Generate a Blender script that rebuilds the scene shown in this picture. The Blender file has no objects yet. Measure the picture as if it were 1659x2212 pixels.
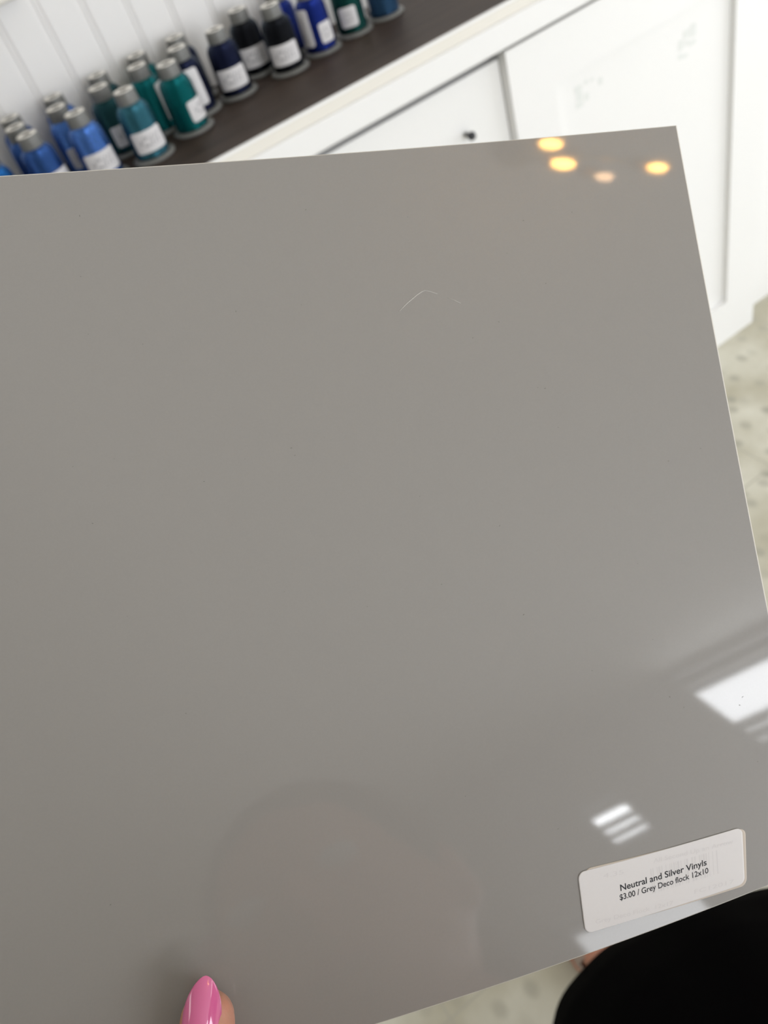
import bpy, bmesh, math, random
from mathutils import Vector, Matrix
random.seed(7)
SC = bpy.context.scene
COL = SC.collection

# ------------------------------------------------------------------ camera
CAM = Vector((0.0, 0.0, 1.5367))
F_PX = 1700.0
def cam_axes(pitch, roll, yaw):
    f = Vector((math.sin(yaw)*math.cos(pitch), math.cos(yaw)*math.cos(pitch), -math.sin(pitch)))
    r = f.cross(Vector((0, 0, 1))).normalized(); u = r.cross(f)
    c, s = math.cos(roll), math.sin(roll)
    return c*r+s*u, -s*r+c*u, -f
cr, cu, cb = cam_axes(math.radians(44.00613647), math.radians(-22.44115659), math.radians(17.50186461))
cd = bpy.data.cameras.new('camera'); cam = bpy.data.objects.new('camera', cd); COL.objects.link(cam)
M = Matrix.Identity(4)
for i in range(3):
    M[i][0] = cr[i]; M[i][1] = cu[i]; M[i][2] = cb[i]; M[i][3] = CAM[i]
cam.matrix_world = M
cd.sensor_fit = 'HORIZONTAL'; cd.sensor_width = 36.0; cd.lens = F_PX/1659.0*36.0
cd.clip_start = 0.01; cd.clip_end = 50
cd.dof.use_dof = True; cd.dof.focus_distance = 0.228; cd.dof.aperture_fstop = 20.0
SC.camera = cam

# ------------------------------------------------------------------ view + world + light
SC.view_settings.view_transform = 'Standard'; SC.view_settings.look = 'None'
SC.view_settings.gamma = 1.0; SC.view_settings.use_curve_mapping = False
SC.view_settings.exposure = -0.83
try:
    SC.cycles.use_denoising = True
    SC.cycles.max_bounces = 10
    SC.cycles.diffuse_bounces = 6
    SC.cycles.sample_clamp_indirect = 8
except Exception:
    pass
W = bpy.data.worlds.new('world'); SC.world = W; W.use_nodes = True
W.node_tree.nodes['Background'].inputs[0].default_value = (.80, .88, 1, 1)
W.node_tree.nodes['Background'].inputs[1].default_value = 1.0

def area(name, loc, size, rad, color, rot):
    l = bpy.data.lights.new(name, 'AREA'); l.shape = 'RECTANGLE'; l.size, l.size_y = size
    l.energy = rad*size[0]*size[1]*math.pi; l.color = color
    o = bpy.data.objects.new(name, l); o.location = loc; o.rotation_euler = rot; COL.objects.link(o)
    return o
R90 = math.pi/2
SKYC = (.94, .965, 1.0)
WIN_L = 13.0
area('daylight_storefront', (1.20, -3.22, 1.44), (2.60, 1.88), WIN_L, SKYC, (R90, 0, 0))
area('daylight_transom_right', (1.245, -3.22, 2.735), (1.0, .50), WIN_L*2.3, SKYC, (R90, 0, 0))
area('daylight_transom_left', (.282, -3.22, 2.59), (.16, .26), WIN_L*4, SKYC, (R90, 0, 0))
area('daylight_side', (3.72, -.35, 1.15), (2.7, 2.0), 5.0, SKYC, (R90, 0, R90))
FILL_PANELS = [(2.5, .9), (2.6, -1.7), (-1.9, .95)]  # invented fill panels; the left one brightens the left-facing cabinet sides
for tx, ty in FILL_PANELS:
    area('ceiling_panel_light', (tx, ty, 2.975), (.55, 1.1), 4.5, (1, .97, .92), (0, 0, 0))

# ------------------------------------------------------------------ materials
MATS = {}
def mat(name, color, rough=.5, spec=.5, metal=0.0, bump=None, noise=None, emit=None, coat=0, sss=0):
    m = bpy.data.materials.new(name); m.use_nodes = True; nt = m.node_tree; b = nt.nodes['Principled BSDF']
    b.inputs['Base Color'].default_value = (*color, 1); b.inputs['Roughness'].default_value = rough
    b.inputs['Specular IOR Level'].default_value = spec; b.inputs['Metallic'].default_value = metal
    b.inputs['Coat Weight'].default_value = coat
    if sss:
        b.inputs['Subsurface Weight'].default_value = sss; b.inputs['Subsurface Radius'].default_value = (.006, .002, .001)
        b.inputs['Subsurface Scale'].default_value = 1.0
    tc = nt.nodes.new('ShaderNodeTexCoord')
    if noise:
        sc_, amt, col2 = noise
        n = nt.nodes.new('ShaderNodeTexNoise'); n.inputs['Scale'].default_value = sc_; n.inputs['Detail'].default_value = 4
        nt.links.new(tc.outputs['Object'], n.inputs['Vector'])
        mr = nt.nodes.new('ShaderNodeMapRange'); mr.inputs[1].default_value = .35; mr.inputs[2].default_value = .65
        mr.inputs[3].default_value = 0; mr.inputs[4].default_value = amt
        mx = nt.nodes.new('ShaderNodeMix'); mx.data_type = 'RGBA'
        mx.inputs[6].default_value = (*color, 1); mx.inputs[7].default_value = (*col2, 1)
        nt.links.new(n.outputs['Fac'], mr.inputs[0]); nt.links.new(mr.outputs[0], mx.inputs[0])
        nt.links.new(mx.outputs[2], b.inputs['Base Color'])
    if bump:
        sc_, st, dist = bump
        n = nt.nodes.new('ShaderNodeTexNoise'); n.inputs['Scale'].default_value = sc_; n.inputs['Detail'].default_value = 2
        nt.links.new(tc.outputs['Object'], n.inputs['Vector'])
        bp = nt.nodes.new('ShaderNodeBump'); bp.inputs['Strength'].default_value = st; bp.inputs['Distance'].default_value = dist
        nt.links.new(n.outputs['Fac'], bp.inputs['Height']); nt.links.new(bp.outputs[0], b.inputs['Normal'])
    if emit:
        b.inputs['Emission Color'].default_value = (*emit[0], 1); b.inputs['Emission Strength'].default_value = emit[1]
    MATS[name] = m
    return m
m_white = mat('white_cabinet_paint', (.87, .865, .85), .38, .4, noise=(2.0, .5, (.85, .845, .835)))
m_cream = mat('cream_edge_paint', (.80, .77, .70), .4, .4)
m_wall = mat('wall_paint', (.87, .855, .84), .5, .3, noise=(5, .4, (.84, .83, .82)))
m_ceil = mat('ceiling_paint', (.78, .77, .74), .9, .1)
m_roomw = mat('left_wall_paint', (.62, .61, .59), .8, .2)
m_room = mat('room_wall_paint', (.36, .34, .32), .8, .2)
m_frame = mat('window_frame_paint', (.35, .35, .35), .6, .3)
m_flange = mat('grey_spool_plastic', (.17, .17, .16), .4, .5)
m_ring = mat('spool_top_rim', (.80, .77, .72), .45, .4)
m_hole = mat('spool_bore', (.07, .07, .068), .7, .2)
m_sheet = mat('grey_vinyl', (.268, .253, .236), .32, .35, bump=(2500, .006, .0002), noise=(1400, .35, (.252, .238, .222)), coat=.9)
m_sheet.node_tree.nodes['Principled BSDF'].inputs['Coat Roughness'].default_value = .034
m_edge = mat('cut_vinyl_edge', (.62, .59, .53), .7, .2)
m_label = mat('label_paper', (.74, .715, .71), .55, .3, noise=(900, .15, (.70, .675, .665)))
m_label2 = mat('under_label_paper', (.60, .53, .46), .7, .2)
m_ink = mat('black_ink', (.025, .025, .03), .6, .2)
m_ghost = mat('ghost_ink', (.685, .66, .66), .6, .2)
m_fibre = mat('pale_fibre', (.75, .72, .68), .5, .3)
m_speck = mat('dark_dust', (.16, .15, .14), .8, .1)
m_skin = mat('skin', (.50, .25, .17), .42, .4, noise=(220, .5, (.60, .22, .14)), bump=(1500, .15, .0005), sss=.15)
m_nail = mat('pink_nail_polish', (.66, .12, .30), .10, .5, coat=1.0)
m_black = mat('black_cloth', (.0012, .001, .0012), 1.0, .01, bump=(600, .3, .001))
m_hair = mat('brown_hair', (.06, .035, .02), .6, .3, bump=(200, .6, .003))
m_dark = mat('dark_metal', (.06, .06, .065), .4, .5, metal=.6)
m_mark = mat('faded_green_grey_ink', (.775, .79, .765), .6, .2)
m_brass = mat('brass', (.55, .38, .15), .3, .5, metal=1)
m_bulb = mat('warm_bulb_glass', (.9, .7, .4), .3, .5, emit=((1.0, .50, .10), 130))
m_bulb2 = mat('dim_bulb_glass', (.9, .7, .5), .3, .5, emit=((1.0, .60, .32), 40))
m_lip = mat('lips', (.45, .15, .13), .5, .3)
m_shoe = mat('nude_shoe_leather', (.42, .33, .28), .5, .4)
m_eye = mat('eye_white', (.7, .7, .7), .3, .5)

def wood_mat():
    m = mat('dark_wood_laminate', (.040, .030, .025), .50, .22)
    nt = m.node_tree; b = nt.nodes['Principled BSDF']
    tc = nt.nodes.new('ShaderNodeTexCoord'); mp = nt.nodes.new('ShaderNodeMapping'); mp.inputs['Scale'].default_value = (2.2, 38, 6)
    n = nt.nodes.new('ShaderNodeTexNoise'); n.inputs['Scale'].default_value = 1.6; n.inputs['Detail'].default_value = 6
    cr_ = nt.nodes.new('ShaderNodeValToRGB')
    cr_.color_ramp.elements[0].position = .3; cr_.color_ramp.elements[0].color = (.027, .017, .012, 1)
    cr_.color_ramp.elements[1].position = .75; cr_.color_ramp.elements[1].color = (.066, .045, .034, 1)
    nt.links.new(tc.outputs['Object'], mp.inputs[0]); nt.links.new(mp.outputs[0], n.inputs['Vector'])
    nt.links.new(n.outputs['Fac'], cr_.inputs[0]); nt.links.new(cr_.outputs[0], b.inputs['Base Color'])
    return m
m_wood = wood_mat()

def floor_mat():
    m = mat('cream_stone_tile', (.6, .59, .5), .38, .4)
    nt = m.node_tree; b = nt.nodes['Principled BSDF']; N = nt.nodes.new; L = nt.links.new
    tc = N('ShaderNodeTexCoord')
    n1 = N('ShaderNodeTexNoise'); n1.inputs['Scale'].default_value = 5; n1.inputs['Detail'].default_value = 5
    L(tc.outputs['Object'], n1.inputs['Vector'])
    r1 = N('ShaderNodeValToRGB')
    r1.color_ramp.elements[0].position = .36; r1.color_ramp.elements[0].color = (.47, .44, .335, 1)
    r1.color_ramp.elements[1].position = .66; r1.color_ramp.elements[1].color = (.70, .68, .58, 1)
    L(n1.outputs['Fac'], r1.inputs[0])
    # scattered dark elongated pits
    mp = N('ShaderNodeMapping'); mp.inputs['Rotation'].default_value = (0, 0, .5); mp.inputs['Scale'].default_value = (18, 14, 1); mp.inputs['Location'].default_value = (.35, .6, 0)
    L(tc.outputs['Object'], mp.inputs[0])
    nd = N('ShaderNodeTexNoise'); nd.inputs['Scale'].default_value = 3; L(tc.outputs['Object'], nd.inputs['Vector'])
    vo = N('ShaderNodeTexVoronoi'); vo.voronoi_dimensions = '2D'; vo.inputs['Scale'].default_value = 1.0; vo.inputs['Randomness'].default_value = 1
    ad = N('ShaderNodeMixRGB'); ad.blend_type = 'ADD'; ad.inputs[0].default_value = .35
    L(mp.outputs[0], ad.inputs[1]); L(nd.outputs['Color'], ad.inputs[2]); L(ad.outputs[0], vo.inputs['Vector'])
    mr = N('ShaderNodeMapRange'); mr.inputs[1].default_value = .12; mr.inputs[2].default_value = .30; mr.inputs[3].default_value = 1; mr.inputs[4].default_value = 0
    L(vo.outputs['Distance'], mr.inputs[0])
    sep = N('ShaderNodeSeparateColor'); L(vo.outputs['Color'], sep.inputs[0])
    mr2 = N('ShaderNodeMapRange'); mr2.inputs[1].default_value = .05; mr2.inputs[2].default_value = 1.0; mr2.inputs[3].default_value = 0; mr2.inputs[4].default_value = .95
    L(sep.outputs[0], mr2.inputs[0])
    mu = N('ShaderNodeMath'); mu.operation = 'MULTIPLY'; L(mr.outputs[0], mu.inputs[0]); L(mr2.outputs[0], mu.inputs[1])
    mx = N('ShaderNodeMix'); mx.data_type = 'RGBA'; mx.inputs[7].default_value = (.36, .345, .28, 1)
    L(mu.outputs[0], mx.inputs[0]); L(r1.outputs[0], mx.inputs[6])
    # tile joints every .45 m
    bk = N('ShaderNodeTexBrick'); bk.offset = 0; bk.inputs['Scale'].default_value = 1
    bk.inputs['Brick Width'].default_value = .45; bk.inputs['Row Height'].default_value = .45
    bk.inputs['Mortar Size'].default_value = .0025; bk.inputs['Mortar Smooth'].default_value = .3
    mp2 = N('ShaderNodeMapping'); mp2.inputs['Location'].default_value = (.10, .02, 0); L(tc.outputs['Object'], mp2.inputs[0]); L(mp2.outputs[0], bk.inputs['Vector'])
    mx2 = N('ShaderNodeMix'); mx2.data_type = 'RGBA'; mx2.inputs[7].default_value = (.46, .44, .36, 1)
    L(bk.outputs['Fac'], mx2.inputs[0]); L(mx.outputs[2], mx2.inputs[6])
    L(mx2.outputs[2], b.inputs['Base Color'])
    return m
m_floor = floor_mat()

THREAD = {}
def thread_mat(name, col):
    m = mat('thread_'+name, tuple(c*.78 for c in col), .24, .6, metal=.8)
    nt = m.node_tree; b = nt.nodes['Principled BSDF']
    b.inputs['Specular Tint'].default_value = (.8, .9, 1, 1)
    tc = nt.nodes.new('ShaderNodeTexCoord'); w = nt.nodes.new('ShaderNodeTexWave'); w.bands_direction = 'Z'
    w.inputs['Scale'].default_value = 260; w.inputs['Distortion'].default_value = .15
    nt.links.new(tc.outputs['Object'], w.inputs['Vector'])
    bp = nt.nodes.new('ShaderNodeBump'); bp.inputs['Strength'].default_value = .6; bp.inputs['Distance'].default_value = .0006
    nt.links.new(w.outputs['Fac'], bp.inputs['Height']); nt.links.new(bp.outputs[0], b.inputs['Normal'])
    THREAD[name] = m
for k, c in dict(azure=(.015, .16, .50), blue=(.045, .13, .42), periwinkle=(.10, .25, .72), steel=(.045, .19, .26),
                 dteal=(.015, .075, .085), teal=(0.0, .155, .165), navy=(.010, .014, .05), black=(.007, .007, .010),
                 royal=(.010, .030, .27), green=(.004, .075, .065), slate=(.03, .09, .19)).items():
    thread_mat(k, c)

def paper_text_mat(name, barcode):
    m = mat(name, (.72, .70, .70), .5, .3)
    nt = m.node_tree; b = nt.nodes['Principled BSDF']; N = nt.nodes.new; L = nt.links.new
    uv = N('ShaderNodeUVMap'); sep = N('ShaderNodeSeparateXYZ'); L(uv.outputs[0], sep.inputs[0])
    n = N('ShaderNodeTexNoise'); n.inputs['Detail'].default_value = 0
    mp = N('ShaderNodeMapping'); mp.inputs['Scale'].default_value = (0.01, 60, 1) if barcode else (26, 5.0, 1)
    L(uv.outputs[0], mp.inputs[0]); L(mp.outputs[0], n.inputs['Vector']); n.inputs['Scale'].default_value = 1
    thr = N('ShaderNodeMapRange'); thr.inputs[1].default_value = .5 if barcode else .52; thr.inputs[2].default_value = thr.inputs[1].default_value+.08
    L(n.outputs['Fac'], thr.inputs[0])
    def band(sock, a, c):
        g = N('ShaderNodeMath'); g.operation = 'GREATER_THAN'; L(sock, g.inputs[0]); g.inputs[1].default_value = a
        l = N('ShaderNodeMath'); l.operation = 'LESS_THAN'; L(sock, l.inputs[0]); l.inputs[1].default_value = c
        q = N('ShaderNodeMath'); q.operation = 'MULTIPLY'; L(g.outputs[0], q.inputs[0]); L(l.outputs[0], q.inputs[1]); return q
    bx = band(sep.outputs[0], .15 if not barcode else .18, .82 if not barcode else .55)
    by = band(sep.outputs[1], .28 if not barcode else .14, .74 if not barcode else .82)
    q = N('ShaderNodeMath'); q.operation = 'MULTIPLY'; L(bx.outputs[0], q.inputs[0]); L(by.outputs[0], q.inputs[1])
    q2 = N('ShaderNodeMath'); q2.operation = 'MULTIPLY'; L(q.outputs[0], q2.inputs[0]); L(thr.outputs[0], q2.inputs[1])
    mx = N('ShaderNodeMix'); mx.data_type = 'RGBA'; mx.inputs[6].default_value = (.72, .70, .70, 1); mx.inputs[7].default_value = (.22, .21, .22, 1) if barcode else (.40, .39, .40, 1)
    L(q2.outputs[0], mx.inputs[0]); L(mx.outputs[2], b.inputs['Base Color'])
    return m
m_plab = paper_text_mat('spool_label_paper', False)
m_pbar = paper_text_mat('spool_barcode_paper', True)

# ------------------------------------------------------------------ helpers
def link(name, bm, m, parent=None, smooth=False):
    me = bpy.data.meshes.new(name); bm.normal_update(); bm.to_mesh(me); bm.free()
    ms = m if isinstance(m, (list, tuple)) else [m]
    for x in ms: me.materials.append(x)
    if smooth:
        for p in me.polygons: p.use_smooth = True
    o = bpy.data.objects.new(name, me); COL.objects.link(o)
    if parent: o.parent = parent
    return o
def tag(o, label=None, cat=None, group=None, kind=None):
    if label: o['label'] = label
    if cat: o['category'] = cat
    if group: o['group'] = group
    if kind: o['kind'] = kind
    return o
def empty(name, loc=(0, 0, 0)):
    o = bpy.data.objects.new(name, None); o.location = loc; o.empty_display_size = .05; COL.objects.link(o); return o
def box(bm, x0, x1, y0, y1, z0, z1, mi=0):
    v = [bm.verts.new((x, y, z)) for x in (x0, x1) for y in (y0, y1) for z in (z0, z1)]
    for a in ((0, 1, 3, 2), (4, 6, 7, 5), (0, 4, 5, 1), (2, 3, 7, 6), (0, 2, 6, 4), (1, 5, 7, 3)):
        f = bm.faces.new([v[i] for i in a]); f.material_index = mi
def boxes(name, lst, m, parent=None, bevel=0, off=(0, 0, 0)):
    bm = bmesh.new()
    for b_ in lst: box(bm, *b_)
    if bevel: bmesh.ops.bevel(bm, geom=bm.edges[:], offset=bevel, segments=3, profile=.5, affect='EDGES', clamp_overlap=True)
    bmesh.ops.recalc_face_normals(bm, faces=bm.faces[:])
    return link(name, bm, m, parent, smooth=False)
def lathe(bm, prof, n=40, cx=0, cy=0):
    rings = []
    for r, z in prof:
        rings.append([bm.verts.new((cx+r*math.cos(2*math.pi*i/n), cy+r*math.sin(2*math.pi*i/n), z)) for i in range(n)])
    for a, b_ in zip(rings, rings[1:]):
        for i in range(n):
            bm.faces.new((a[i], a[(i+1) % n], b_[(i+1) % n], b_[i]))
    return rings
def struct(o): o['kind'] = 'structure'; return o

# ------------------------------------------------------------------ room shell
RX0, RX1, RY0, RY1, RZ = -3.0, 3.6, -3.0, 1.68, 3.0
struct(boxes('floor', [(RX0-.1, RX1+.1, RY0-.1, RY1+.1, -.1, 0)], m_floor))
struct(boxes('ceiling', [(RX0-.1, RX1+.1, RY0-.1, RY1+.1, RZ, RZ+.1)], m_ceil))
struct(boxes('wall_left', [(RX0-.1, RX0, RY0, RY1, 0, RZ)], m_roomw))
# right wall with a side window
struct(boxes('wall_right', [(RX1, RX1+.1, RY0, -1.7, 0, RZ), (RX1, RX1+.1, 1.0, RY1, 0, RZ),
                            (RX1, RX1+.1, -1.7, 1.0, 0, .15), (RX1, RX1+.1, -1.7, 1.0, 2.15, RZ)], m_room))
# rear wall pieces around the openings (storefront, two louvred transoms)
SH1 = (-.10, .28, .5, 2.36); SH2 = (.34, 2.50, .5, 2.12)
T1 = (.82, 1.72, 2.50, 2.96)
T2 = (.215, .345, 2.49, 2.665)
def wall_with_holes(holes, x0, x1, z0, z1):
    xs = sorted({x0, x1, *[h[0] for h in holes], *[h[1] for h in holes]}); zs = sorted({z0, z1, *[h[2] for h in holes], *[h[3] for h in holes]})
    out = []
    for a, b_ in zip(xs, xs[1:]):
        for c, d in zip(zs, zs[1:]):
            mx_, mz = (a+b_)/2, (c+d)/2
            if not any(h[0] < mx_ < h[1] and h[2] < mz < h[3] for h in holes): out.append((a, b_, RY0-.1, RY0, c, d))
    return out
struct(boxes('wall_rear', wall_with_holes([SH1, SH2, T1, T2], RX0, RX1, 0, RZ), m_room))
def window(name, x0, x1, z0, z1, bars):
    w = struct(boxes(name, [(x0-.03, x0, RY0-.08, RY0+.02, z0-.03, z1+.03), (x1, x1+.03, RY0-.08, RY0+.02, z0-.03, z1+.03),
                            (x0, x1, RY0-.08, RY0+.02, z0-.03, z0), (x0, x1, RY0-.08, RY0+.02, z1, z1+.03)], m_frame))
    for b_ in bars: boxes('slat' if z0 > 2.4 else 'mullion', [b_], m_frame, w)
    return w
window('window_1', *SH1, [(SH1[0], SH1[1], RY0-.06, RY0-.01, 1.10, 1.14)])
window('window_5', *SH2, [(1.00, 1.05, RY0-.06, RY0-.01, .5, 2.12), (1.72, 1.77, RY0-.06, RY0-.01, .5, 2.12)])
window('window_2', *T1, [(T1[0], T1[1], RY0-.05, RY0-.02, a, b_) for a, b_ in ((2.690, 2.722), (2.642, 2.672), (2.50, 2.625), )])
window('window_3', *T2, [(T2[0], T2[1], RY0-.05, RY0-.02, a, b_) for a, b_ in ((2.586, 2.605), (2.546, 2.564), (2.510, 2.526))])
w4 = struct(boxes('window_4', [(RX1-.02, RX1+.08, -1.73, -1.70, .12, 2.18), (RX1-.02, RX1+.08, 1.0, 1.03, .12, 2.18),
                               (RX1-.02, RX1+.08, -1.7, 1.0, .12, .15), (RX1-.02, RX1+.08, -1.7, 1.0, 2.15, 2.18)], m_frame))
boxes('mullion', [(RX1+.01, RX1+.06, -.38, -.32, .15, 2.15)], m_frame, w4)

# beadboard wall behind the worktop (thin planks with shallow bead grooves)
def beadboard():
    bm = bmesh.new(); pitch = .0735; y = RY1
    pts = []
    k0 = int((RX0-.303)/pitch); x = .303+k0*pitch
    while x < RX1:
        pts += [(x, 0), (x+.0005, 0)]
        xe = x+pitch
        pts += [(xe-.0165, 0), (xe-.0150, .0035), (xe-.0105, .0035), (xe-.0085, .0010), (xe-.0065, .0010), (xe-.0040, .0035), (xe-.0012, .0035), (xe, 0)]
        x = xe
    z0, z1 = 0, 1.36
    lo = [bm.verts.new((px, y+d-.012, z0)) for px, d in pts]; hi = [bm.verts.new((px, y+d-.012, z1)) for px, d in pts]
    lob = [bm.verts.new((px, y+.02, z0)) for px, d in pts]; hib = [bm.verts.new((px, y+.02, z1)) for px, d in pts]
    for i in range(len(pts)-1):
        bm.faces.new((lo[i], lo[i+1], hi[i+1], hi[i])); bm.faces.new((hi[i], hi[i+1], hib[i+1], hib[i]))
    return struct(link('wall_front', bm, m_wall))
beadboard()
struct(boxes('wall_upper', [(RX0, RX1, RY1-.012, RY1+.1, 1.36, RZ)], m_wall))
struct(boxes('trim_1', [(RX0, .282, RY1-.050, RY1-.012, 1.3645, 1.44)], m_cream, bevel=.004))

# ------------------------------------------------------------------ cabinets and worktop
ZS = 1.107
def door(parent, x0, x1, yf, z0, z1, stile, rail_t, rail_b, rec=.016, th=.022):
    d = boxes('door', [(x0, x0+stile[0], yf, yf+th, z0, z1), (x1-stile[1], x1, yf, yf+th, z0, z1),
                       (x0+stile[0], x1-stile[1], yf, yf+th, z1-rail_t, z1), (x0+stile[0], x1-stile[1], yf, yf+th, z0, z0+rail_b)], m_white, parent)
    bm = bmesh.new(); px0, px1, pz0, pz1 = x0+stile[0], x1-stile[1], z0+rail_b, z1-rail_t
    box(bm, px0, px1, yf+rec, yf+rec+.008, pz0, pz1)
    o = link('panel', bm, m_white, d)
    return d
YF = 1.294
cab = empty('cabinet', (1.32, 1.5, 0)); tag(cab, 'white base cabinet with a framed recessed door, standing proud of its neighbours', 'cabinet', 'white base cabinets under the worktop')
def local(o, root):
    o.parent = root; o.matrix_parent_inverse = Matrix.Translation(root.location).inverted(); return o
def part(name, lst, m, root, bevel=0):
    return local(boxes(name, lst, m, None, bevel), root)
part('body', [(.963, 1.683, YF+.024, 1.655, 0, 1.040)], m_white, cab)
d = door(None, .961, 1.685, YF, .0, 1.033, (.109, .112), .103, .132); local(d, cab)
# small pale green-grey blocks on the door panel
def marks(cx_, cz, spec):
    bm = bmesh.new()
    for dx, dz, w, h in spec:
        y = YF+.016-.0006
        box(bm, cx_+dx-w/2, cx_+dx+w/2, y, y+.0006, cz+dz-h/2, cz+dz+h/2)
    return link('faded_mark', bm, m_mark, None)
mk = marks(1.148, .882, [(-.012, .010, .020, .012), (-.010, -.006, .016, .018), (.010, .014, .010, .008), (.008, -.014, .012, .014), (-.012, -.022, .020, .010), (.048, .000, .011, .014), (.026, .012, .008, .006)])
local(mk, cab); mk['label'] = 'faded green-grey stamped mark, illegible'
mk = marks(1.447, .863, [(-.022, -.004, .016, .020), (-.006, .012, .018, .016), (.014, .012, .016, .026), (.012, -.012, .020, .010), (-.024, -.026, .014, .010), (-.004, -.006, .012, .010), (-.010, -.030, .014, .008)])
local(mk, cab); mk['label'] = 'faded green-grey stamped mark, illegible'
cab2 = empty('cabinet', (.65, 1.5, 0)); tag(cab2, 'plain white base cabinet left of the framed one, with a small dark knob', 'cabinet', 'white base cabinets under the worktop')
part('body', [(.30, .959, 1.345, 1.655, 0, 1.040)], m_white, cab2)
d2 = part('door', [(.302, .9605, 1.316, 1.344, .09, 1.020)], m_white, cab2, .0015)
bm = bmesh.new(); lathe(bm, [(.0, -.026), (.006, -.025), (.0085, -.020), (.007, -.014), (.0035, -.009), (.0035, 0)], 20)
bmesh.ops.rotate(bm, verts=bm.verts[:], matrix=Matrix.Rotation(-R90, 3, 'X')); bmesh.ops.translate(bm, verts=bm.verts[:], vec=(.858, 1.316, .925))
kb = link('knob', bm, m_dark, d2, True)
cab3 = empty('cabinet', (-.2, 1.5, 0)); tag(cab3, 'white base cabinet at the left end, below the blue thread spools', 'cabinet', 'white base cabinets under the worktop')
part('body', [(-1.8, .298, 1.345, 1.655, 0, 1.040)], m_white, cab3)
for x0, x1 in ((-1.7, -1.06), (-1.05, -.38), (-.37, .296)): part('door', [(x0, x1, 1.316, 1.344, .09, 1.030)], m_white, cab3, .0015)
cab4 = empty('cabinet', (2.4, 1.5, 0)); tag(cab4, 'white base cabinet at the far right, set back behind the framed door unit', 'cabinet', 'white base cabinets under the worktop')
part('body', [(1.688, 3.4, 1.366, 1.655, 0, 1.040)], m_white, cab4)
for x0, x1 in ((1.690, 2.40), (2.41, 3.39)): part('door', [(x0, x1, 1.344, 1.365, .0, 1.030)], m_white, cab4, .0015)

top = empty('worktop', (.8, 1.48, 1.04)); tag(top, 'dark brown wood worktop with a white front edge, under the thread spools', 'worktop')
part('top_board', [(-1.9, 3.45, YF+.0055, 1.668, 1.085, ZS)], m_wood, top)
part('edge_lip', [(-1.9, 3.45, YF-.001, YF+.005, 1.085, ZS+.0015)], m_white, top, .0012)
part('edge_band', [(-1.9, 3.45, YF-.003, YF+.004, 1.086, 1.1035)], m_cream, top, .001)
part('front_fascia', [(-1.9, 3.45, YF-.012, YF+.006, 1.042, 1.0865)], m_white, top, .003)

# ------------------------------------------------------------------ thread spools
def make_spool():
    root = empty('thread_spool')
    bm = bmesh.new()
    lathe(bm, [(.010, 0), (.0368, 0), (.0380, .0012), (.0380, .0042), (.0365, .0056), (.030, .0066), (.012, .0070)], 48)
    fl = link('base_flange', bm, m_flange, root, True)
    bm = bmesh.new()
    prof = [(.012, .0065), (.0285, .0068), (.0298, .010), (.0300, .016), (.0296, .050), (.0285, .074), (.0272, .0820), (.0235, .0880), (.0190, .0915), (.0165, .093)]
    lathe(bm, prof, 48); th = link('thread', bm, THREAD['blue'], root, True)
    bm = bmesh.new()
    lathe(bm, [(.0135, .0895), (.0185, .0905), (.0188, .093), (.0182, .1085), (.0178, .1105), (.0168, .1115)], 40)
    cp = link('cap', bm, m_flange, root, True)
    bm = bmesh.new()
    lathe(bm, [(.0170, .1112), (.0166, .1122), (.0150, .1126), (.0095, .1122), (.0080, .1112)], 40)
    rg = link('top_rim', bm, m_ring, cp, True)
    bm = bmesh.new()
    r_ = lathe(bm, [(.0082, .1115), (.0078, .098), (.0076, .094)], 32); bm.faces.new(r_[-1][::-1])
    link('bore', bm, m_hole, cp, True)
    return root
def body_r(z):
    pr = [(.0298, .010), (.0300, .016), (.0296, .050), (.0285, .074), (.0272, .0820)]
    for (r0, z0), (r1, z1) in zip(pr, pr[1:]):
        if z <= z1: return r0+(r1-r0)*max(0, (z-z0)/(z1-z0))
    return .027
def label_mesh(z0, z1, half, m, name):
    """curved rounded-corner paper patch facing -Y, wrapped on the thread"""
    bm = bmesh.new(); nu, nv = 24, 12; R = .0045; rows = []; uvl = bm.loops.layers.uv.new('UVMap')
    wid = 2*half*.030; hgt = z1-z0
    def corner(u, v):  # squeeze grid into a rounded rectangle
        x, y = (u-.5)*wid, (v-.5)*hgt
        ey = abs(y)-(hgt/2-R)
        if ey > 0: lim = wid/2-R+math.sqrt(max(0, R*R-ey*ey))
        else: lim = wid/2
        return x/(wid/2)*lim, y
    vs = [1-math.cos(math.pi*j/nv) for j in range(nv+1)]
    for off in (.0006, .0001):
        g = []
        for j in range(nv+1):
            v = vs[j]/2; row = []
            for i in range(nu+1):
                x, y = corner(i/nu, v); z = (z0+z1)/2+y; r = body_r(z)+off; t = -R90+x/.030
                row.append((bm.verts.new((r*math.cos(t), r*math.sin(t), z)), i/nu, v))
            g.append(row)
        rows.append(g)
    for g, fl in ((rows[0], False), (rows[1], True)):
        for j in range(nv):
            for i in range(nu):
                q = [g[j][i], g[j][i+1], g[j+1][i+1], g[j+1][i]]
                if fl: q = q[::-1]
                f = bm.faces.new([a[0] for a in q])
                for lp, a in zip(f.loops, q): lp[uvl].uv = (a[1], a[2])
    a, b_ = rows
    per = [(0, i) for i in range(nu)]+[(j, nu) for j in range(nv)]+[(nv, i) for i in range(nu, 0, -1)]+[(j, 0) for j in range(nv, 0, -1)]
    for p, q in zip(per, per[1:]+per[:1]):
        bm.faces.new((a[p[0]][p[1]][0], b_[p[0]][p[1]][0], b_[q[0]][q[1]][0], a[q[0]][q[1]][0]))
    me = bpy.data.meshes.new(name); bm.to_mesh(me); bm.free(); me.materials.append(m)
    for p in me.polygons: p.use_smooth = True
    return me
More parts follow.
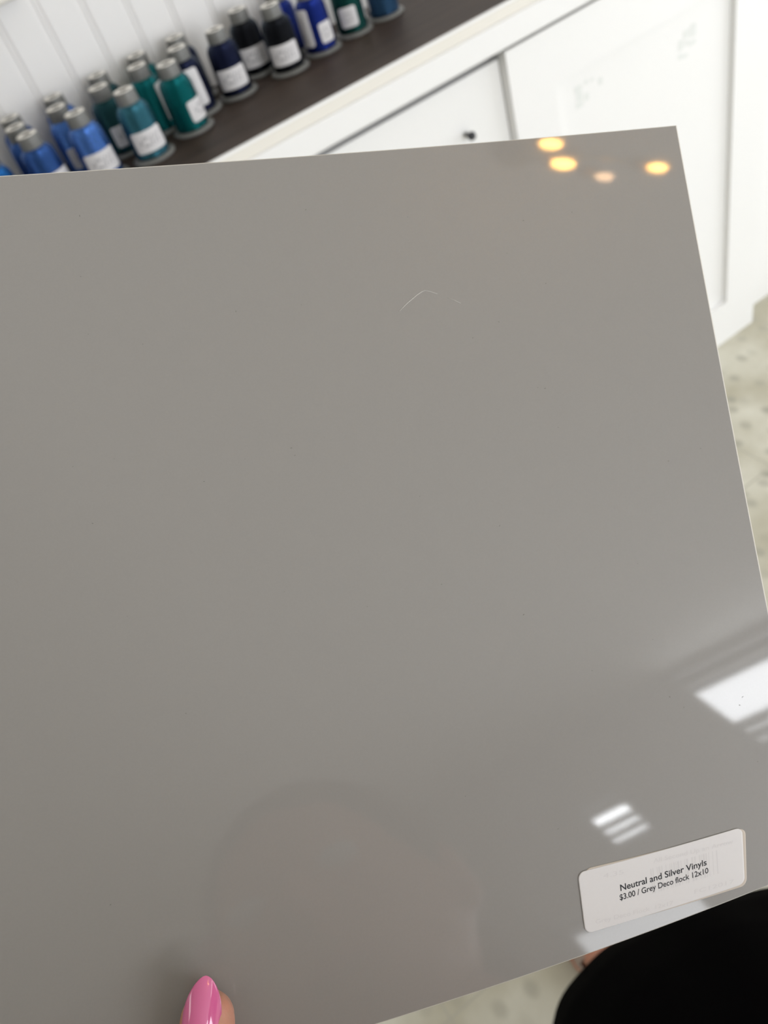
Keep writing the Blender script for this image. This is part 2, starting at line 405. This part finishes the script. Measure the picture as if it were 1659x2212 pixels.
LAB = {'wide': label_mesh(.018, .052, 1.02, m_plab, 'paper_label'), 'bar': label_mesh(.018, .080, .50, m_pbar, 'barcode_label'),
       'narrow': label_mesh(.018, .052, .50, m_plab, 'paper_label')}
proto = make_spool(); first = [True]
def copy_part(o, parent):
    c = o.copy(); COL.objects.link(c); c.parent = parent
    for ch in o.children: copy_part(ch, c)
    return c
def place_spool(x, y, tcol, label, labs=(), spin=0):
    if first[0]: r = proto; first[0] = False; src = None
    else:
        r = proto.copy(); COL.objects.link(r)
        for ch in PARTS: copy_part(ch, r)
    r.location = (x, y, ZS); tag(r, label, 'thread spool', 'thread spools on the worktop')
    for ch in r.children:
        if ch.name.startswith('thread'):
            ch.material_slots[0].link = 'OBJECT'; ch.material_slots[0].material = THREAD[tcol]
    base = math.atan2(-x, y)   # facing the viewer side
    for kind, ang in labs:
        o = bpy.data.objects.new('barcode_label' if kind == 'bar' else 'paper_label', LAB[kind]); COL.objects.link(o); o.parent = r
        o.rotation_euler = (0, 0, base+ang)
    return r
PARTS = list(proto.children)
SP = [
 # front row
 (.072, 1.475, 'azure', 'azure blue thread spool in the front row, cut off by the left picture edge', [('wide', 1.5)]),
 (.151, 1.478, 'blue', 'medium blue thread spool in the front row, its cap leftmost of those fully visible', [('wide', .35)]),
 (.234, 1.465, 'periwinkle', 'light periwinkle blue thread spool in the front row, glossy, with a white label', [('wide', .15)]),
 (.320, 1.452, 'steel', 'steel blue-green thread spool in the front row with a wide white label', [('wide', .15)]),
 (.413, 1.482, 'teal', 'bright teal thread spool in the front row, white label towards its right side', [('wide', 1.15)]),
 (.461, 1.549, 'navy', 'navy thread spool with a tall barcode label, just behind the bright teal one', [('bar', .15)]),
 (.538, 1.546, 'navy', 'dark navy spool with a white label, between the barcode spool and the black spools', [('wide', .0), ('bar', -2.0)]),
 (.645, 1.527, 'black', 'black thread spool in the front row with a bright white label', [('wide', -.05)]),
 (.727, 1.540, 'royal', 'royal blue thread spool with a barcode strip and a narrow white label', [('bar', -.85), ('narrow', .62)]),
 (.808, 1.550, 'green', 'dark green thread spool with a white label, right of the royal blue spool', [('narrow', -.22), ('narrow', -.05), ('bar', 1.75)]),
 (.885, 1.552, 'slate', 'slate blue thread spool at the far right end, only its lower half in view', [('bar', -1.6)]),
 # middle row
 (.148, 1.558, 'blue', 'medium blue thread spool in the middle row, behind the leftmost complete front spool', [('wide', .9)]),
 (.224, 1.552, 'periwinkle', 'periwinkle blue thread spool in the middle row, behind the light periwinkle front spool', [('wide', .3)]),
 (.304, 1.549, 'dteal', 'dark teal middle-row spool, its label half hidden by the steel blue-green spool', [('wide', .5)]),
 (.384, 1.560, 'teal', 'deep teal middle-row thread spool with a label strip seen edge-on', [('bar', 1.0)]),
 (.614, 1.606, 'black', 'black thread spool behind the front black one, its greyish label partly covered', [('wide', .1)]),
 (.070, 1.558, 'azure', 'azure blue thread spool in the middle row, behind the cut-off front one', []),
 # back row
 (.156, 1.636, 'blue', 'medium blue thread spool in the back row against the white panelling, furthest left', []),
 (.240, 1.634, 'periwinkle', 'periwinkle blue thread spool in the back row, showing a patch of blue beside its cap', []),
 (.329, 1.634, 'dteal', 'dark teal thread spool in the back row, between the periwinkle and the deep teal ones', []),
 (.411, 1.638, 'teal', 'deep teal thread spool in the back row against the white panelling', []),
 (.489, 1.628, 'navy', 'navy thread spool in the back row, directly behind the navy barcode spool', []),
 (.700, 1.618, 'royal', 'royal blue thread spool in the back row, without a visible label', []),
]
for s in SP:
    place_spool(*s)

# ------------------------------------------------------------------ vinyl sheet (curved 12 x 10 in)
CP = [[[-0.06464, 0.29571, 1.49908], [-0.10642, 0.23915, 1.43742], [-0.14308, 0.18463, 1.37937], [-0.17084, 0.13073, 1.32471]],
      [[0.00497, 0.2861, 1.47288], [-0.03889, 0.22557, 1.40794], [-0.07763, 0.1677, 1.34721], [-0.10845, 0.11152, 1.29062]],
      [[0.10524, 0.24906, 1.43875], [0.06167, 0.1877, 1.37434], [0.02282, 0.12969, 1.31472], [-0.01014, 0.07472, 1.25994]],
      [[0.21686, 0.20161, 1.40745], [0.17527, 0.14475, 1.3494], [0.13759, 0.09167, 1.29629], [0.10323, 0.04272, 1.24829]]]
CPV = [[Vector(p) for p in r] for r in CP]
def bern(t): return ((1-t)**3, 3*t*(1-t)**2, 3*t*t*(1-t), t**3)
def dbern(t): return (-3*(1-t)**2, 3*(1-t)**2-6*t*(1-t), 6*t*(1-t)-3*t*t, 3*t*t)
def sp(u, v):
    bu, bv = bern(u), bern(v); r = Vector((0, 0, 0))
    for i in range(4):
        for j in range(4): r += CPV[i][j]*(bu[i]*bv[j])
    return r
def sn(u, v):
    du = Vector((0, 0, 0)); dv = Vector((0, 0, 0)); bu, bv, eu, ev = bern(u), bern(v), dbern(u), dbern(v)
    for i in range(4):
        for j in range(4): du += CPV[i][j]*(eu[i]*bv[j]); dv += CPV[i][j]*(bu[i]*ev[j])
    return dv.cross(du).normalized()
def so(u, v, h): return sp(u, v)+sn(u, v)*h
TH = .00045
sheet = empty('vinyl_sheet', sp(.5, .5)); tag(sheet, 'large glossy grey vinyl sheet held up in front, filling most of the view', 'vinyl sheet')
bm = bmesh.new(); NU, NV = 96, 80
CH = .0011
def cl(t): return min(1-CH, max(CH, t))
A = [[bm.verts.new(so(cl(i/NU), cl(j/NV), 0)) for j in range(NV+1)] for i in range(NU+1)]
Bk = [[bm.verts.new(so(i/NU, j/NV, -TH)) for j in range(NV+1)] for i in range(NU+1)]
for i in range(NU):
    for j in range(NV):
        f = bm.faces.new((A[i][j], A[i][j+1], A[i+1][j+1], A[i+1][j])); f.smooth = True
        f = bm.faces.new((Bk[i][j], Bk[i+1][j], Bk[i+1][j+1], Bk[i][j+1])); f.smooth = True
per = [(0, j) for j in range(NV)]+[(i, NV) for i in range(NU)]+[(NU, j) for j in range(NV, 0, -1)]+[(i, 0) for i in range(NU, 0, -1)]
EA = {p: bm.verts.new(so(p[0]/NU, p[1]/NV, -.0002)) for p in per}; EC = {p: bm.verts.new(A[p[0]][p[1]].co) for p in per}; EB = {p: bm.verts.new(Bk[p[0]][p[1]].co) for p in per}
for p, q in zip(per, per[1:]+per[:1]):   # cut edge, sharp against both faces
    f = bm.faces.new((EA[p], EB[p], EB[q], EA[q])); f.material_index = 1
    f = bm.faces.new((EC[p], EA[p], EA[q], EC[q])); f.material_index = 1
me = bpy.data.meshes.new('vinyl'); bm.to_mesh(me); bm.free(); me.materials.append(m_sheet); me.materials.append(m_edge)
vo = bpy.data.objects.new('vinyl', me); COL.objects.link(vo); local(vo, sheet)

LUV = [(0.7737, 0.9012), (0.935, 0.9151), (0.9269, 0.9854), (0.7694, 0.9753)]
UUV = [(0.7808, 0.8996), (0.9381, 0.9175), (0.9287, 0.9885), (0.7746, 0.9747)]
LW, LH = .0556, .0183
def luv(q, a, b_):
    return tuple((1-a)*(1-b_)*q[0][k]+a*(1-b_)*q[1][k]+a*b_*q[2][k]+(1-a)*b_*q[3][k] for k in (0, 1))
def paper(name, q, h0, h1, m, parent, rad=.0022):
    bm = bmesh.new(); pts = []
    for (cx_, cy_, a0) in ((rad, rad, 180), (LW-rad, rad, 270), (LW-rad, LH-rad, 0), (rad, LH-rad, 90)):
        for k in range(9):
            t = math.radians(a0+k*90/8); pts.append((cx_+rad*math.cos(t), cy_+rad*math.sin(t)))
    # subdivide the long edges so the paper follows the bend
    full = []
    for p, r in zip(pts, pts[1:]+pts[:1]):
        n = max(1, int(math.hypot(r[0]-p[0], r[1]-p[1])/.002))
        for k in range(n): full.append((p[0]+(r[0]-p[0])*k/n, p[1]+(r[1]-p[1])*k/n))
    def P(x, y, h): return so(*luv(q, x/LW, y/LH), h)
    rings = []
    for s_, h in ((1, h0), (1, h1), (.985, h1+.00001), (.8, h1), (.5, h1), (.2, h1)):
        rings.append([bm.verts.new(P(LW/2+(x-LW/2)*s_, LH/2+(y-LH/2)*s_, h)) for x, y in full])
    n = len(full)
    for a, b_ in zip(rings, rings[1:]):
        for i in range(n): bm.faces.new((a[i], a[(i+1) % n], b_[(i+1) % n], b_[i]))
    bm.faces.new(rings[-1]); bmesh.ops.recalc_face_normals(bm, faces=bm.faces[:])
    o = link(name, bm, m, None, True); return o
ul = paper('under_label', UUV, .00001, .00016, m_label2, sheet); local(ul, sheet)
ul['label'] = 'tan older label showing at the edges beneath the white one'
pl = paper('price_label', LUV, .00016, .00030, m_label, sheet); local(pl, sheet)
pl['label'] = 'white rounded price label with two lines of small black print'
def text_on_label(name, s, a0, b0, a1, b1, cap, m, h=.00033, weight=.0):
    cu_ = bpy.data.curves.new('t', 'FONT'); cu_.body = s; cu_.size = 1; cu_.resolution_u = 6; cu_.offset = weight
    to = bpy.data.objects.new('t', cu_); COL.objects.link(to); bpy.context.view_layer.update()
    dg = bpy.context.evaluated_depsgraph_get(); tm = bpy.data.meshes.new_from_object(to.evaluated_get(dg))
    xs = [v.co.x for v in tm.vertices]; x0, x1 = min(xs), max(xs)
    L = math.hypot((a1-a0)*LW, (b1-b0)*LH); ux, uy = (a1-a0)*LW/L, (b1-b0)*LH/L
    sx = L/(x1-x0); sy = cap/.73
    for v in tm.vertices:
        X = (v.co.x-x0)*sx; Y = v.co.y*sy
        px = a0*LW+ux*X+uy*Y; py = b0*LH+uy*X-ux*Y
        v.co = so(*luv(LUV, px/LW, py/LH), h)
    bpy.data.objects.remove(to); tm.name = name; tm.materials.clear(); tm.materials.append(m)
    o = bpy.data.objects.new(name, tm); COL.objects.link(o); local(o, sheet); o.parent = pl; o.matrix_parent_inverse = Matrix.Identity(4)
    o.matrix_parent_inverse = pl.matrix_world.inverted()
    return o
bpy.context.view_layer.update()
text_on_label('printed_text', 'Neutral and Silver Vinyls', .241, .475, .7725, .466, .0020, m_ink, weight=.016)
text_on_label('printed_text', '$3.00 / Grey Deco flock 12x10', .231, .622, .780, .609, .0018, m_ink, weight=.013)
text_on_label('show_through_print', '4.35', .147, .194, .271, .212, .0014, m_ghost)
text_on_label('show_through_print', 'All Second Up an Arrow', .4534, .17, .94, .235, .0014, m_ghost)
text_on_label('show_through_print', 'Grey Deco Flock  12x17', .07, .885, .55, .955, .0013, m_ghost)
text_on_label('show_through_print', 'FC12017', .6846, .890, .9333, .925, .0013, m_ghost)
bm = bmesh.new(); x = .43
while x < .86:
    w_ = random.choice((.004, .007, .011)); q = []
    for a, b_ in ((x, .24+.03*x), (x+w_, .24+.03*x), (x+w_, .66+.02*x), (x, .66+.02*x)): q.append(bm.verts.new(so(*luv(LUV, a, b_), .000316)))
    bm.faces.new(q); x += w_+random.choice((.006, .010, .02))
o = link('show_through_barcode', bm, m_ghost, None); local(o, sheet); o.parent = pl; o.matrix_parent_inverse = Matrix.Identity(4)

# thin fibre lying on the sheet + dust
bm = bmesh.new(); path = [(0.7025, 0.1938), (0.7112, 0.1857), (0.7213, 0.1777), (0.7270, 0.1742), (0.7300, 0.1732), (0.7345, 0.1750), (0.7415, 0.1791)]
def tube(bm, pts, r, n=8):
    rings = []
    for k, p in enumerate(pts):
        t = (pts[min(k+1, len(pts)-1)]-pts[max(k-1, 0)]).normalized(); a = t.orthogonal().normalized(); b_ = t.cross(a)
        rr = r(k/(len(pts)-1)) if callable(r) else r
        rings.append([bm.verts.new(p+(a*math.cos(2*math.pi*i/n)+b_*math.sin(2*math.pi*i/n))*rr) for i in range(n)])
    for a, b_ in zip(rings, rings[1:]):
        for i in range(n): bm.faces.new((a[i], a[(i+1) % n], b_[(i+1) % n], b_[i]))
    bm.faces.new(rings[0][::-1]); bm.faces.new(rings[-1])
tube(bm, [so(u, v, .00007) for u, v in path], lambda t: .00007 if t < .62 else .00004)
tube(bm, [so(u, v, .00006) for u, v in ((.7500, .1850), (.7570, .1898), (.7622, .1938))], .00004)
fb = link('lint_fibre', bm, m_fibre, None, True); tag(fb, 'thin pale bent fibre lying on the upper middle of the grey sheet', 'lint')
bm = bmesh.new()
for _ in range(46):
    u, v = random.uniform(.3, .97), random.uniform(.03, .88); r = random.uniform(.00008, .00018); ang = random.uniform(0, 3.14)
    vs_ = []
    for k in range(6):
        t = k*math.pi/3; dx, dy = r*1.8*math.cos(t), r*.7*math.sin(t)
        vs_.append(bm.verts.new(so(u+(dx*math.cos(ang)-dy*math.sin(ang))/.3, v+(dx*math.sin(ang)+dy*math.cos(ang))/.26, .00003)))
    bm.faces.new(vs_)
ds = link('dust', bm, m_speck, None); tag(ds, 'tiny dark dust specks scattered over the grey sheet', 'dust', kind='stuff')

# ------------------------------------------------------------------ person: body, clothes, nails
T0 = Vector((-0.0697, 0.1149, 1.3008)); hb_ = Vector((0.9048, -0.3058, -0.2964)); ha = Vector((0.4258, 0.636, 0.6436)); hn = Vector((-0.0084, -0.7085, 0.7056))
def H(b_, a, n): return T0+hb_*b_+ha*a+hn*n
person = empty('person', (.05, -.12, 0)); tag(person, 'person in black, pink almond thumbnail pressed on the lower edge of the grey sheet', 'person')
def capsule(bm, p, q, r0, r1, n=20, flat=None):
    d_ = q-p; L = d_.length; t = d_/L; a = t.orthogonal().normalized(); b_ = t.cross(a); m = 7; rings = []
    prof = [(-r0*math.cos(k*R90/m), r0*math.sin(k*R90/m)) for k in range(m+1)]+[(L+r1*math.sin(k*R90/m), r1*math.cos(k*R90/m)) for k in range(m+1)]
    for s_, r in prof:
        rings.append([bm.verts.new(p+t*s_+(a*math.cos(2*math.pi*i/n)+b_*math.sin(2*math.pi*i/n))*max(r, 1e-5)) for i in range(n)])
    for x, y in zip(rings, rings[1:]):
        for i in range(n): bm.faces.new((x[i], x[(i+1) % n], y[(i+1) % n], y[i]))
    bm.faces.new(rings[0][::-1]); bm.faces.new(rings[-1])
def ellipsoid(bm, c, rx, ry, rz, rot=None, seg=32):
    mm = Matrix.Translation(c) @ (rot.to_4x4() if rot else Matrix.Identity(4)) @ Matrix.Diagonal((rx, ry, rz, 1))
    bmesh.ops.create_uvsphere(bm, u_segments=seg, v_segments=seg//2, radius=1, matrix=mm)
def remeshed(bm, voxel, smooth_it, name):
    bmesh.ops.recalc_face_normals(bm, faces=bm.faces[:])
    me = bpy.data.meshes.new('tmp'); bm.to_mesh(me); bm.free(); o = bpy.data.objects.new('tmp', me); COL.objects.link(o)
    r = o.modifiers.new('r', 'REMESH'); r.mode = 'VOXEL'; r.voxel_size = voxel; r.use_smooth_shade = True
    s_ = o.modifiers.new('s', 'SMOOTH'); s_.iterations = smooth_it; s_.factor = .5
    bpy.context.view_layer.update(); dg = bpy.context.evaluated_depsgraph_get()
    out = bpy.data.meshes.new_from_object(o.evaluated_get(dg)); bpy.data.objects.remove(o); out.name = name
    return out
# hand + forearm
bm = bmesh.new()
def chain(pts):
    for (p, r0), (q, r1) in zip(pts, pts[1:]): capsule(bm, p, q, r0, r1)
elbow = Vector((-.25, -.13, 1.05))
wrist = H(-.020, -.135, -.025)
chain([(H(.0008, -.0040, .0086), .0077), (H(-.001, -.013, .0108), .0083), (H(-.005, -.028, .0130), .0092), (H(-.016, -.060, .012), .0110), (H(-.022, -.098, -.006), .0160), (wrist, .0200)])
FING = {
 'index': [(H(-.030, -.050, -.030), .0115), (H(.010, -.022, -.030), .0088), (H(.030, -.010, -.020), .0078), (H(.046, -.004, -.0098), .0070)],
 'middle': [(H(-.028, -.069, -.036), .0115), (H(.010, -.046, -.034), .0090), (H(.028, -.040, -.024), .0080), (H(.040, -.0365, -.0125), .0070)],
 'ring': [(H(-.024, -.087, -.038), .0110), (H(.008, -.068, -.036), .0085), (H(.027, -.062, -.026), .0076), (H(.038, -.058, -.014), .0067)],
 'little': [(H(-.018, -.104, -.036), .0100), (H(.006, -.090, -.034), .0073), (H(.020, -.084, -.026), .0066), (H(.030, -.080, -.016), .0058)]}
for f_ in FING.values():
    chain(f_); chain([(f_[0][0], f_[0][1]*1.0), (wrist+(f_[0][0]-H(-.022, -.080, -.036))*.3, .017)])
chain([(H(-.018, -.075, -.020), .014), (H(-.022, -.108, -.018), .017)])
ar = (elbow-wrist)
for k in range(6):
    capsule(bm, wrist+ar*(k/6), wrist+ar*((k+1)/6), .0200+.016*min(1, k/4)**1.2, .0200+.016*min(1, (k+1)/4)**1.2)
hand = remeshed(bm, .0013, 6, 'hand_part')
# rest of the body
bm = bmesh.new()
neck = Vector((-.075, -.262, 1.335)); head = Vector((-.10, -.285, 1.475))
shL, shR = Vector((-.205, -.262, 1.262)), Vector((.075, -.232, 1.245))
chest, waist, hips = Vector((-.045, -.230, 1.165)), Vector((.01, -.175, 1.02)), Vector((.07, -.110, .89))
ellipsoid(bm, head, .073, .090, .108); ellipsoid(bm, head+Vector((0, .03, -.055)), .052, .058, .055)
ellipsoid(bm, head+Vector((0, .097, -.018)), .011, .017, .022)
for s_ in (-1, 1):
    ellipsoid(bm, head+Vector((s_*.076, -.005, -.010)), .009, .020, .030)
capsule(bm, head+Vector((0, -.02, -.08)), neck, .050, .056)
ellipsoid(bm, chest, .150, .098, .150); ellipsoid(bm, waist, .125, .088, .13); ellipsoid(bm, hips, .165, .115, .13)
capsule(bm, neck, shL, .048, .046); capsule(bm, neck, shR, .048, .046)
capsule(bm, shL, elbow, .048, .036); capsule(bm, elbow, wrist+ar*.45, .036, .030)
elR = Vector((.150, -.235, 1.00))
wrR = Vector((.200, -.215, .765))
capsule(bm, shR, elR, .047, .036); capsule(bm, elR, wrR, .035, .022)
capsule(bm, wrR, wrR+Vector((.005, .015, -.075)), .024, .028)
for k in range(4): chain([(wrR+Vector((-.018+.013*k, .020, -.080)), .0095), (wrR+Vector((-.018+.013*k, .028, -.122)), .0085), (wrR+Vector((-.018+.013*k, .022, -.158+.008*abs(k-1.5))), .0072)])
capsule(bm, wrR+Vector((-.020, .020, -.030)), wrR+Vector((-.035, .045, -.095)), .011, .008)
kR, aR = Vector((.150, .075, .485)), Vector((.165, .272, .105))
kL, aL = Vector((.02, -.105, .47)), Vector((-.01, -.170, .09))
capsule(bm, hips+Vector((.08, .02, -.03)), kR, .085, .056); capsule(bm, kR, kR*.55+aR*.45, .054, .052); capsule(bm, kR*.55+aR*.45, aR, .052, .033)
capsule(bm, hips+Vector((-.08, 0, -.03)), kL, .085, .056); capsule(bm, kL, kL*.55+aL*.45, .054, .052); capsule(bm, kL*.55+aL*.45, aL, .052, .033)
for an, dx in ((aR, -.010), (aL, -.02)):
    capsule(bm, an+Vector((0, -.03, -.065)), an+Vector((dx*.6, .07, -.062)), .032, .030); capsule(bm, an, an+Vector((dx*.6, .07, -.055)), .032, .030)
    for k in range(5): capsule(bm, an+Vector((dx*.8-.028+.014*k, .08, -.085)), an+Vector((dx-.026+.014*k, .135-.006*k, -.092)), .0125, .0105)
body = remeshed(bm, .0045, 4, 'body_part')
bm = bmesh.new(); bm.from_mesh(hand); bm.from_mesh(body)
bo = local(link('body', bm, m_skin, None, True), person)
def nail(tip, base, half, name, up, crown=.0028, long_crown=.0016, thick=.0005):
    """almond nail plate: tip, base centre, half width, up = outward direction"""
    bm = bmesh.new(); ax = (base-tip); L = ax.length; t = ax/L; side = t.cross(up).normalized(); up = side.cross(t).normalized()
    n, m = 28, 14; g = []
    def width(s_):
        if s_ < .48: return math.sin(min(1, (s_/.48))*R90)**.55
        return 1-.10*((s_-.48)/.52)**2
    for off in (0, -thick):
        gg = []
        for i in range(n+1):
            s_ = (i/n)**1.4; w_ = half*width(s_) if i else half*.02
            if s_ > .92: w_ *= math.sqrt(max(.0, 1-((s_-.92)/.085)**2*.5))
            row = []
            for j in range(m+1):
                y = -1+2*j/m; X = w_*y
                z = -crown*(X/half)**2*1.0 - crown*.35*(X/half)**4 + long_crown*4*s_*(1-s_)
                row.append(bm.verts.new(tip+t*(L*s_)+side*X+up*(z+off)))
            gg.append(row)
        g.append(gg)
    a, b_ = g
    for i in range(n):
        for j in range(m):
            bm.faces.new((a[i][j], a[i][j+1], a[i+1][j+1], a[i+1][j])); bm.faces.new((b_[i][j], b_[i+1][j], b_[i+1][j+1], b_[i][j+1]))
    per_ = [(0, j) for j in range(m)]+[(i, m) for i in range(n)]+[(n, j) for j in range(m, 0, -1)]+[(i, 0) for i in range(n, 0, -1)]
    for p, q in zip(per_, per_[1:]+per_[:1]): bm.faces.new((a[p[0]][p[1]], b_[p[0]][p[1]], b_[q[0]][q[1]], a[q[0]][q[1]]))
    bmesh.ops.recalc_face_normals(bm, faces=bm.faces[:])
    o = link(name, bm, m_nail, None, True); local(o, person); return o
nl = nail(H(.0026, .0092, .0125), H(-.0024, -.0100, .0182), .0052, 'thumbnail', hn, crown=.0022); nl['label'] = 'glossy pink almond-shaped nail'
for k, f_ in FING.items():
    (p, r0), (q, r1) = f_[-2:]; d_ = (q-p).normalized(); back = (-hn-d_*(-hn).dot(d_)).normalized()
    o = nail(q+d_*(r1+.007)+back*.002, q-d_*.004+back*(r1+.0005), .0045, 'fingernail', back); o['label'] = 'glossy pink nail'
# hair
bm = bmesh.new(); ellipsoid(bm, head+Vector((0, -.018, .020)), .082, .098, .105); ellipsoid(bm, head+Vector((0, -.055, -.08)), .075, .055, .13)
hm = remeshed(bm, .006, 3, 'hair'); bm = bmesh.new(); bm.from_mesh(hm)
for v in bm.verts:
    lz = v.co.z-head.z; ly = v.co.y-head.y
    if ly > .055 and lz < .06: v.co.y = head.y+.055
    v.co += Vector((math.sin(v.co.z*160+v.co.x*90), 0, 0))*.0012
local(link('hair', bm, m_hair, None, True), person)
# face details
for s_ in (-1, 1):
    bm = bmesh.new(); ellipsoid(bm, head+Vector((s_*.030, .083, .005)), .013, .008, .008)
    local(link('eye', bm, m_eye, None, True), person)
bm = bmesh.new(); ellipsoid(bm, head+Vector((0, .086, -.060)), .022, .008, .007); local(link('lips', bm, m_lip, None, True), person)
# dress: bodice with sleeves, flared skirt
bm = bmesh.new()
ellipsoid(bm, chest, .158, .107, .148); ellipsoid(bm, waist, .134, .097, .14); ellipsoid(bm, hips+Vector((0, 0, .02)), .178, .125, .14)
capsule(bm, shL+Vector((.05, .0, .0)), shL, .052, .055); capsule(bm, shR-Vector((.05, 0, 0)), shR, .052, .055)
capsule(bm, shL, elbow, .056, .046); capsule(bm, elbow, wrist+ar*.42, .046, .040); capsule(bm, shR, elR, .055, .045); capsule(bm, elR, elR*.3+wrR*.7, .044, .036)
dm = remeshed(bm, .007, 5, 'bodice'); bm = bmesh.new(); bm.from_mesh(dm); bod = local(link('bodice', bm, m_black, None, True), person)
bm = bmesh.new(); rings = []; NN = 160
prof = [(1.00, .03, -.165, .136, .100), (.95, .05, -.135, .165, .122), (.88, .075, -.11, .188, .142), (.76, .095, -.075, .215, .172), (.62, .115, -.04, .245, .208), (.48, .13, -.01, .275, .240), (.34, .143, .012, .302, .262)]
def lerp_prof(z):
    for a, b_ in zip(prof, prof[1:]):
        if z >= b_[0]: t = (a[0]-z)/(a[0]-b_[0]); return [a[i]+(b_[i]-a[i])*t for i in range(5)]
    return prof[-1]
outer = []
for off in (0, .002):
    for k in range(41):
        kk = k if off == 0 else 40-k
        z = 1.0-.66*kk/40; _, x0, y0, rx, ry = lerp_prof(z); amp = .022*max(0, (1.0-z)/.66)**1.3; row = []
        for i in range(NN):
            t = 2*math.pi*i/NN; w_ = 1+amp*math.sin(11*t+1.1)+amp*.5*math.sin(17*t+.4)-.006*(off > 0)
            row.append(bm.verts.new((x0+(rx*w_-off)*math.cos(t), y0+(ry*w_-off)*math.sin(t), z)))
        outer.append(row)
for a, b_ in zip(outer, outer[1:]):
    for i in range(NN): bm.faces.new((a[i], a[(i+1) % NN], b_[(i+1) % NN], b_[i]))
bmesh.ops.recalc_face_normals(bm, faces=bm.faces[:])
local(link('skirt', bm, m_black, None, True), person)
for an, dx in ((aR, -.010), (aL, -.02)):
    bm = bmesh.new()
    capsule(bm, an+Vector((0, -.03, -.062)), an+Vector((dx*.6, .08, -.068)), .036, .040); capsule(bm, an+Vector((dx*.6, .08, -.068)), an+Vector((dx, .145, -.076)), .040, .026)
    sm_ = remeshed(bm, .004, 4, 'shoe'); bm = bmesh.new(); bm.from_mesh(sm_)
    for v in bm.verts:
        if v.co.z < .004: v.co.z = .004
    zc = an.z-.048
    dele = [v for v in bm.verts if v.co.z > zc and v.co.y < an.y+.07]
    bmesh.ops.delete(bm, geom=dele, context='VERTS')
    local(link('shoe', bm, m_shoe, None, True), person)

# ------------------------------------------------------------------ housings of the added fill panels, chandelier
TL = ['flush ceiling panel light over the right end of the worktop', 'flush ceiling panel light in the rear right corner of the room', 'flush ceiling panel light over the left end of the worktop']
for (tx, ty), tl in zip(FILL_PANELS, TL):
    t_ = empty('ceiling_light', (tx, ty, RZ)); tag(t_, tl, 'ceiling light', 'ceiling panel lights')  # frame built around each added fill panel
    part('frame', [(tx-.31, tx-.285, ty-.58, ty+.58, 2.955, RZ), (tx+.285, tx+.31, ty-.58, ty+.58, 2.955, RZ), (tx-.31, tx+.31, ty-.605, ty-.58, 2.955, RZ), (tx-.31, tx+.31, ty+.58, ty+.605, 2.955, RZ)], m_cream, t_)
LAMPS = [(.9389, -.4773, m_bulb, .012), (.9507, -.5313, m_bulb, .0125), (1.0255, -.6071, m_bulb2, .010), (1.1425, -.6528, m_bulb, .011)]
ch = empty('chandelier', (1.02, -.57, RZ)); tag(ch, 'small brass chandelier, its four warm bulbs reflected at the top right of the sheet', 'chandelier')
bm = bmesh.new(); lathe(bm, [(0.001, RZ), (.06, RZ), (.06, RZ-.012), (.012, RZ-.03), (.010, 2.84), (.022, 2.82), (.001, 2.80)], 28, 1.02, -.57)
local(link('stem', bm, m_brass, None, True), ch)
for lx, ly, lm, lr in LAMPS:
    bm = bmesh.new(); c_ = Vector((1.02, -.57, 2.83)); e_ = Vector((lx, ly, 2.80))
    tube(bm, [c_, c_*.5+e_*.5+Vector((0, 0, .02)), e_], .005); lathe(bm, [(.001, 2.805), (.014, 2.80), (.014, 2.765), (.001, 2.762)], 20, lx, ly)
    a_ = local(link('arm', bm, m_brass, None, True), ch)
    bm = bmesh.new(); ellipsoid(bm, Vector((lx, ly, 2.7367)), lr*2.1, lr*.9, lr*.9, Matrix.Rotation(math.radians(-34), 3, 'Z'))
    b2 = link('bulb', bm, lm, None, True); b2.parent = a_; bpy.context.view_layer.update(); b2.matrix_parent_inverse = a_.matrix_world.inverted()
